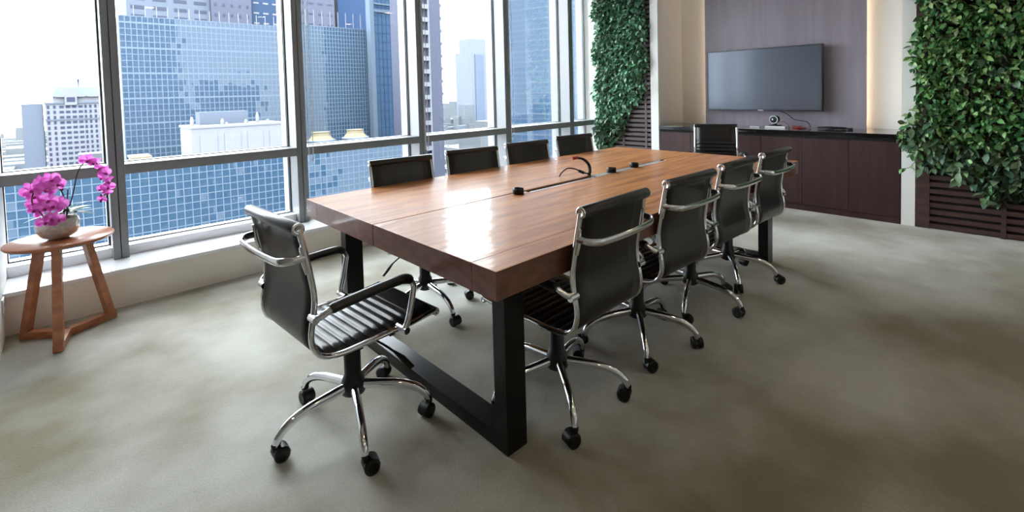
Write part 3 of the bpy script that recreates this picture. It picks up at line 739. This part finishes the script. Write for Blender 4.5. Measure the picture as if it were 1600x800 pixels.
def shape_right(y, z, rnd):
    lo = .56 if y > .45 else (.56-.25*(1-abs(y-.12)/.33) if y > -.21 else .50)
    lo += .03*math.sin(y*31)
    hi_y = .655+.03*math.sin(z*9)+(.05 if .7 < z < 1.05 else 0)
    if z < lo-.02: return 0
    if z < lo+.1 and rnd.random() < .4: return 0
    m = min((hi_y-y)/.12, (z-lo)/.15)
    if y > hi_y: return 0
    return max(m, .05)
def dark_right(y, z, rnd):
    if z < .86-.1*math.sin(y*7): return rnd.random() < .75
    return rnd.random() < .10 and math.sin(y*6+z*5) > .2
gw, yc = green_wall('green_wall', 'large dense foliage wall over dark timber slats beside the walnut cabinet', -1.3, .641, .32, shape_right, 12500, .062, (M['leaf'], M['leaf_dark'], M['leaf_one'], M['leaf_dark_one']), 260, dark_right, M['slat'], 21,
                    [(.59, .095), (.075, .03), (-.47, .03), (-1.0, .03)])
def vine(t, yc, pts, nleaf, L, m_leaf, rnd):
    P = smooth_path([(a, b-yc, c) for a, b, c in pts], 6)
    MB().tube(P, .0025, 5).build('stalk', M['stalk'], t)
    base, faces = leaf_geo(1.0, .6)
    mb = MB(); mb.add(base, faces, True); me = mb.mesh('leaf', m_leaf)
    for k in range(nleaf):
        p = P[int((k+.6)/nleaf*(len(P)-1))]
        l = link('leaf', me, t, p); l.rotation_euler = (rnd.gauss(0, .6), rnd.uniform(.1, 1.0), rnd.uniform(PI*.5, PI*1.5)); s = L*rnd.uniform(.75, 1.2); l.scale = (s, s, s)
rv = random.Random(4)
vine(gw, yc, [(-.08, .60, 1.0), (-.13, .68, .93), (-.15, .74, .86), (-.16, .73, .80)], 9, .06, M['leaf_one'], rv)
vine(gw, yc, [(-.06, .60, .70), (-.10, .64, .60), (-.12, .68, .545), (-.13, .75, .53)], 7, .055, M['leaf_one'], rv)
vine(gw, yc, [(-.08, .58, .80), (-.14, .62, .72), (-.16, .66, .66)], 6, .055, M['leaf_one'], rv)
vine(gw, yc, [(-.08, .15, .60), (-.13, .17, .45), (-.15, .20, .36), (-.16, .17, .32)], 8, .075, M['leaf_dark_one'], rv)
def shape_left(y, z, rnd):
    # free edge towards the pilaster, narrowing downwards
    if z > 1.75: e = 3.36
    elif z > 1.3: e = 3.36+(1.75-z)*.12
    else: e = 3.42+(1.3-z)*.62
    e += .035*math.sin(z*14)
    w = 4.20+.03*math.sin(z*11)
    if y < e or y > w or z < .50: return 0
    return max(.05, min((y-e)/.12, (w-y)/.1, 1))
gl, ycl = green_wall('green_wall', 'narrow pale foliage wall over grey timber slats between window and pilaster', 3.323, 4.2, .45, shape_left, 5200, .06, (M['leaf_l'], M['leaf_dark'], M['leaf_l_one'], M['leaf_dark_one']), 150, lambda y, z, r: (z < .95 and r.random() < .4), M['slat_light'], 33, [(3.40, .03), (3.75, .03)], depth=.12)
vine(gl, ycl, [(-.05, 3.42, 1.45), (-.10, 3.36, 1.40), (-.12, 3.31, 1.37), (-.13, 3.29, 1.34)], 5, .05, M['leaf_l_one'], rv)

# ------------------------------------------------------------------ side table with orchid
ST = (-.03, 3.705)
st = thing('side_table', 'small round teak side table on three splayed legs by the window', 'table', (ST[0], ST[1], 0))
MB().lathe([(.205, .543), (.224, .547), (.232, .557), (.232, .562), (.229, .566), (.0001, .566)], 48).lathe([(.0001, .543), (.205, .543)], 48).build('tabletop', M['oak'], st)
feet = [(-.036, -.217), (-.183, .150), (.216, .115)]
for k, (fx, fy) in enumerate(feet):
    d = Vector((fx, fy, 0)); dn = d.normalized()
    MB().obox(dn*(-.0)+Vector((0, 0, .024)), d+Vector((0, 0, .024)), .042, .040).build('foot_bar', M['oak'], st)
    MB().obox(d*.90+Vector((0, 0, .04)), d*.46+Vector((0, 0, .545)), .036, .040, upv=(-dn.y, dn.x, 0)).build('leg', M['oak'], st)
    MB().obox(dn*.0+Vector((0, 0, .527)), dn*.15+Vector((0, 0, .527)), .035, .032).build('top_brace', M['oak'], st)
VZ = .566
glass_v = bpy.data.materials.new('vase_glass'); glass_v.use_nodes = True
nt = glass_v.node_tree; nt.nodes.clear(); o_ = nt.nodes.new('ShaderNodeOutputMaterial'); tr_ = nt.nodes.new('ShaderNodeBsdfTransparent'); gl_ = nt.nodes.new('ShaderNodeBsdfGlossy')
gl_.inputs['Roughness'].default_value = .02; tr_.inputs['Color'].default_value = (.95, .97, .97, 1); lw = nt.nodes.new('ShaderNodeLayerWeight'); lw.inputs['Blend'].default_value = .35
mx_ = nt.nodes.new('ShaderNodeMixShader'); nt.links.new(lw.outputs['Facing'], mx_.inputs['Fac']); nt.links.new(tr_.outputs[0], mx_.inputs[1]); nt.links.new(gl_.outputs[0], mx_.inputs[2]); nt.links.new(mx_.outputs[0], o_.inputs['Surface'])
M['sand'] = mat('sand_filling', (226, 214, 206), .9, noise=(60, (204, 188, 180), 4), bump=(90, .5, .004))
def petal_mat():
    m = bpy.data.materials.new('magenta_petal'); m.use_nodes = True; nt = m.node_tree; nt.nodes.clear(); L = nt.links
    o = nt.nodes.new('ShaderNodeOutputMaterial'); d = nt.nodes.new('ShaderNodeBsdfDiffuse'); t = nt.nodes.new('ShaderNodeBsdfTranslucent'); a = nt.nodes.new('ShaderNodeMixShader')
    tc = nt.nodes.new('ShaderNodeTexCoord'); n = nt.nodes.new('ShaderNodeTexNoise'); n.inputs['Scale'].default_value = 45; L.new(tc.outputs['Object'], n.inputs['Vector'])
    r = nt.nodes.new('ShaderNodeValToRGB'); r.color_ramp.elements[0].position = .35; r.color_ramp.elements[1].position = .65
    r.color_ramp.elements[0].color = s2l((214, 96, 194)); r.color_ramp.elements[1].color = s2l((236, 150, 220)); L.new(n.outputs['Fac'], r.inputs['Fac'])
    L.new(r.outputs[0], d.inputs['Color']); L.new(r.outputs[0], t.inputs['Color']); a.inputs['Fac'].default_value = .5
    L.new(d.outputs[0], a.inputs[1]); L.new(t.outputs[0], a.inputs[2]); L.new(a.outputs[0], o.inputs['Surface']); return m
M['petal'] = petal_mat()
M['petal_dark'] = mat('orchid_lip', (150, 20, 110), .5)
M['orchid_leaf'] = mat('orchid_leaf', (30, 56, 36), .35)
M['orchid_leaf_pale'] = mat('orchid_leaf_pale', (168, 180, 140), .4)
M['stem'] = mat('orchid_stem', (52, 66, 40), .5)
VC = (-.037, 3.69)
vs = thing('glass_vase', 'round clear glass bowl vase filled with pale sand on the side table', 'vase', (VC[0], VC[1], VZ))
R_ = .096
MB().lathe([(.0001, .0), (.045, .0), (.072, .014), (.089, .040), (R_, .075), (.092, .108), (.076, .136), (.060, .152)], 36).build('bowl', glass_v, vs)
MB().lathe([(.0001, .008), (.044, .008), (.070, .020), (.085, .043), (.091, .075), (.087, .104), (.080, .118), (.04, .124), (.0001, .126)], 32).build('sand_filling', M['sand'], vs)
orc = thing('orchid', 'magenta moth orchid with two arching flower stems in the glass bowl', 'plant', (VC[0], VC[1], VZ+.124))
def op(x, z, dy=0): return (x-VC[0], dy, z-(VZ+.124))
s1 = smooth_path([op(-.01, .69), op(-.005, .78), op(-.02, .84, -.02), op(-.055, .885, -.05), op(-.11, .87, -.07), op(-.13, .80, -.08), op(-.10, .735, -.09), op(-.07, .675, -.10)], 6)
s2 = smooth_path([op(.0, .69), op(.03, .80), op(.055, .92), op(.085, .975), op(.12, .985), op(.155, .94), op(.175, .87), op(.175, .80), op(.15, .745)], 6)
MB().tube(s1, .0035, 6).build('stem', M['stem'], orc); MB().tube(s2, .0035, 6).build('stem', M['stem'], orc)
MB().tube(smooth_path([op(.0, .69), op(.005, .76), op(.012, .835)], 5), .003, 6).build('stem', M['stem'], orc)
def flower_mesh():
    mb = MB()
    def petal(a, L, W, tilt):
        v, f = [], []; st = [(0, .15), (.25, .7), (.55, 1), (.82, .8), (1, .25)]
        ca, sa = math.cos(a), math.sin(a)
        for u, w in st:
            for s in (-1, 0, 1):
                x, y, z = u*L, s*w*W/2, tilt*L*u*u - .12*W*abs(s)*w
                v.append((z, x*ca-y*sa, x*sa+y*ca))
        for i in range(4):
            q = i*3; f += [(q, q+3, q+4, q+1), (q+1, q+4, q+5, q+2)]
        mb.add(v, f, True)
    for a in (PI/2, PI/2+2.2, PI/2-2.2): petal(a, .036, .026, -.12)
    for a in (.12, PI-.12): petal(a, .038, .042, -.05)
    return mb.mesh('flower', M['petal'])
fl_me = flower_mesh()
lip_me = MB().lathe([(.0001, 0), (.006, .004), (.008, .010), (.004, .018), (.0001, .020)], 8, (0, 0, -.006), 'x').mesh('lip', M['petal_dark'])
rf_ = random.Random(3)
def bloom(x, z, dy, yaw, s=1.0, roll=0, pitch=0):
    f = link('flower', fl_me, orc, op(x, z, dy)); f.rotation_euler = (roll, pitch, yaw); f.scale = (s*1.2, s*1.2, s*1.2); link('lip', lip_me, f)
TO = math.atan2(-3.69, .03)   # facing the room
for x, z, dy, s in ((-.055, .905, -.05, 1.0), (-.030, .88, -.06, 1.0), (-.095, .895, -.06, 1.0), (-.135, .862, -.06, 1.0), (-.075, .86, -.09, 1.1), (-.115, .825, -.08, .95), (-.06, .80, -.09, 1.0), (-.125, .79, -.07, .8),
                    (-.085, .765, -.10, 1.05), (-.045, .762, -.09, 1.0), (-.12, .75, -.08, .85), (-.06, .705, -.12, .9), (-.085, .69, -.12, .9), (-.035, .69, -.11, .8), (-.025, .775, -.07, .9)):
    bloom(x, z, dy, TO+rf_.gauss(0, .5), s, rf_.gauss(0, .35), rf_.gauss(.1, .3))
for x, z, s, yw in ((.100, .990, 1.0, 0), (.128, .975, .95, .5), (.150, .94, .95, -.4), (.175, .91, 1.0, .4), (.160, .88, .8, -.8), (.185, .86, .95, .5), (.182, .825, .9, -.3), (.150, .815, .7, -.9), (.180, .79, .75, .4), (.152, .755, .7, 0)):
    bloom(x, z, rf_.uniform(-.03, .0), TO+yw+rf_.gauss(0, .2), s*.9, rf_.gauss(0, .4), rf_.gauss(.3, .3))
for x, z in ((.147, .745), (.150, .775), (-.012, .84)):
    b_ = MB().lathe([(.0001, -.010), (.007, -.003), (.006, .006), (.0001, .012)], 8).build('bud', M['petal_dark'], orc, op(x, z, -.01))
def oleaf(az, L, W, lift, m, z0=.70, x0=-.02):
    base, faces = leaf_geo(L, W, .12, .35); mb = MB(); mb.add(base, faces, True)
    o = mb.build('leaf', m, orc, op(x0, z0)); o.rotation_euler = (0, -lift, az); return o
oleaf(-.5, .13, .075, .8, M['orchid_leaf']); oleaf(-.05, .12, .06, .45, M['orchid_leaf_pale']); oleaf(-1.0, .11, .07, .45, M['orchid_leaf']); oleaf(.3, .13, .05, .5, M['orchid_leaf_pale'])
oleaf(2.9, .16, .06, .15, M['orchid_leaf']); oleaf(-.25, .14, .06, .2, M['orchid_leaf']); oleaf(1.6, .12, .05, .7, M['orchid_leaf']); oleaf(-2.2, .12, .05, .1, M['orchid_leaf'])

# ------------------------------------------------------------------ blind cords at the mullions
for x, lb in ((1.545, 'white blind cord hanging at the mullion behind the free-standing chair'), (2.715, 'white blind cord hanging behind the first window-side chair back'), (3.925, 'white blind cord hanging behind the third window-side chair back')):
    cd = thing('blind_cord', lb, 'cord', (x, YM-.03, .78), 0, 'white blind cords at the window mullions')
    MB().tube(smooth_path([(-.018, 0, CEIL-.80), (-.018, 0, 1.2), (-.018, 0, .06), (-.014, 0, .015), (0, 0, 0), (.014, 0, .015), (.018, 0, .06), (.018, 0, 1.2), (.018, 0, CEIL-.80)], 4), .003, 6).build('cord_loop', M['whiteplastic'], cd)
    MB().box(-.03, .03, -.02, .03, CEIL-.82, CEIL-.781).build('clutch', M['whiteplastic'], cd)
M['lamp'] = emit('downlight_glow', (255, 226, 184), 5.0)
dl0 = thing('ceiling_downlight', 'round recessed downlight in the white ceiling', 'lamp', (0, 0, CEIL), 0, 'ceiling downlights in two rows')
MB().lathe([(.075, 0), (.078, -.004), (.085, -.006), (.088, 0)], 24).build('trim_ring', M['whiteplastic'], dl0)
MB().lathe([(.0001, -.001), (.074, -.001)], 24).build('diffuser', M['lamp'], dl0)
first = True
for yy in (-1.6, .2):
    for xx in (-.6, 1.2, 3.0, 4.8):
        d_ = dl0 if first else copy_tree(dl0); first = False
        d_.location = (xx, yy, CEIL-.0005)
sk = thing('wall_socket', 'small white socket low on the column', 'socket', (-.284, 3.90, .20))
MB().box(0, .008, -.04, .04, -.04, .04, .002).build('plate', M['whiteplastic'], sk); MB().box(.008, .010, -.012, .012, -.012, .012).build('insert', M['silver'], sk)
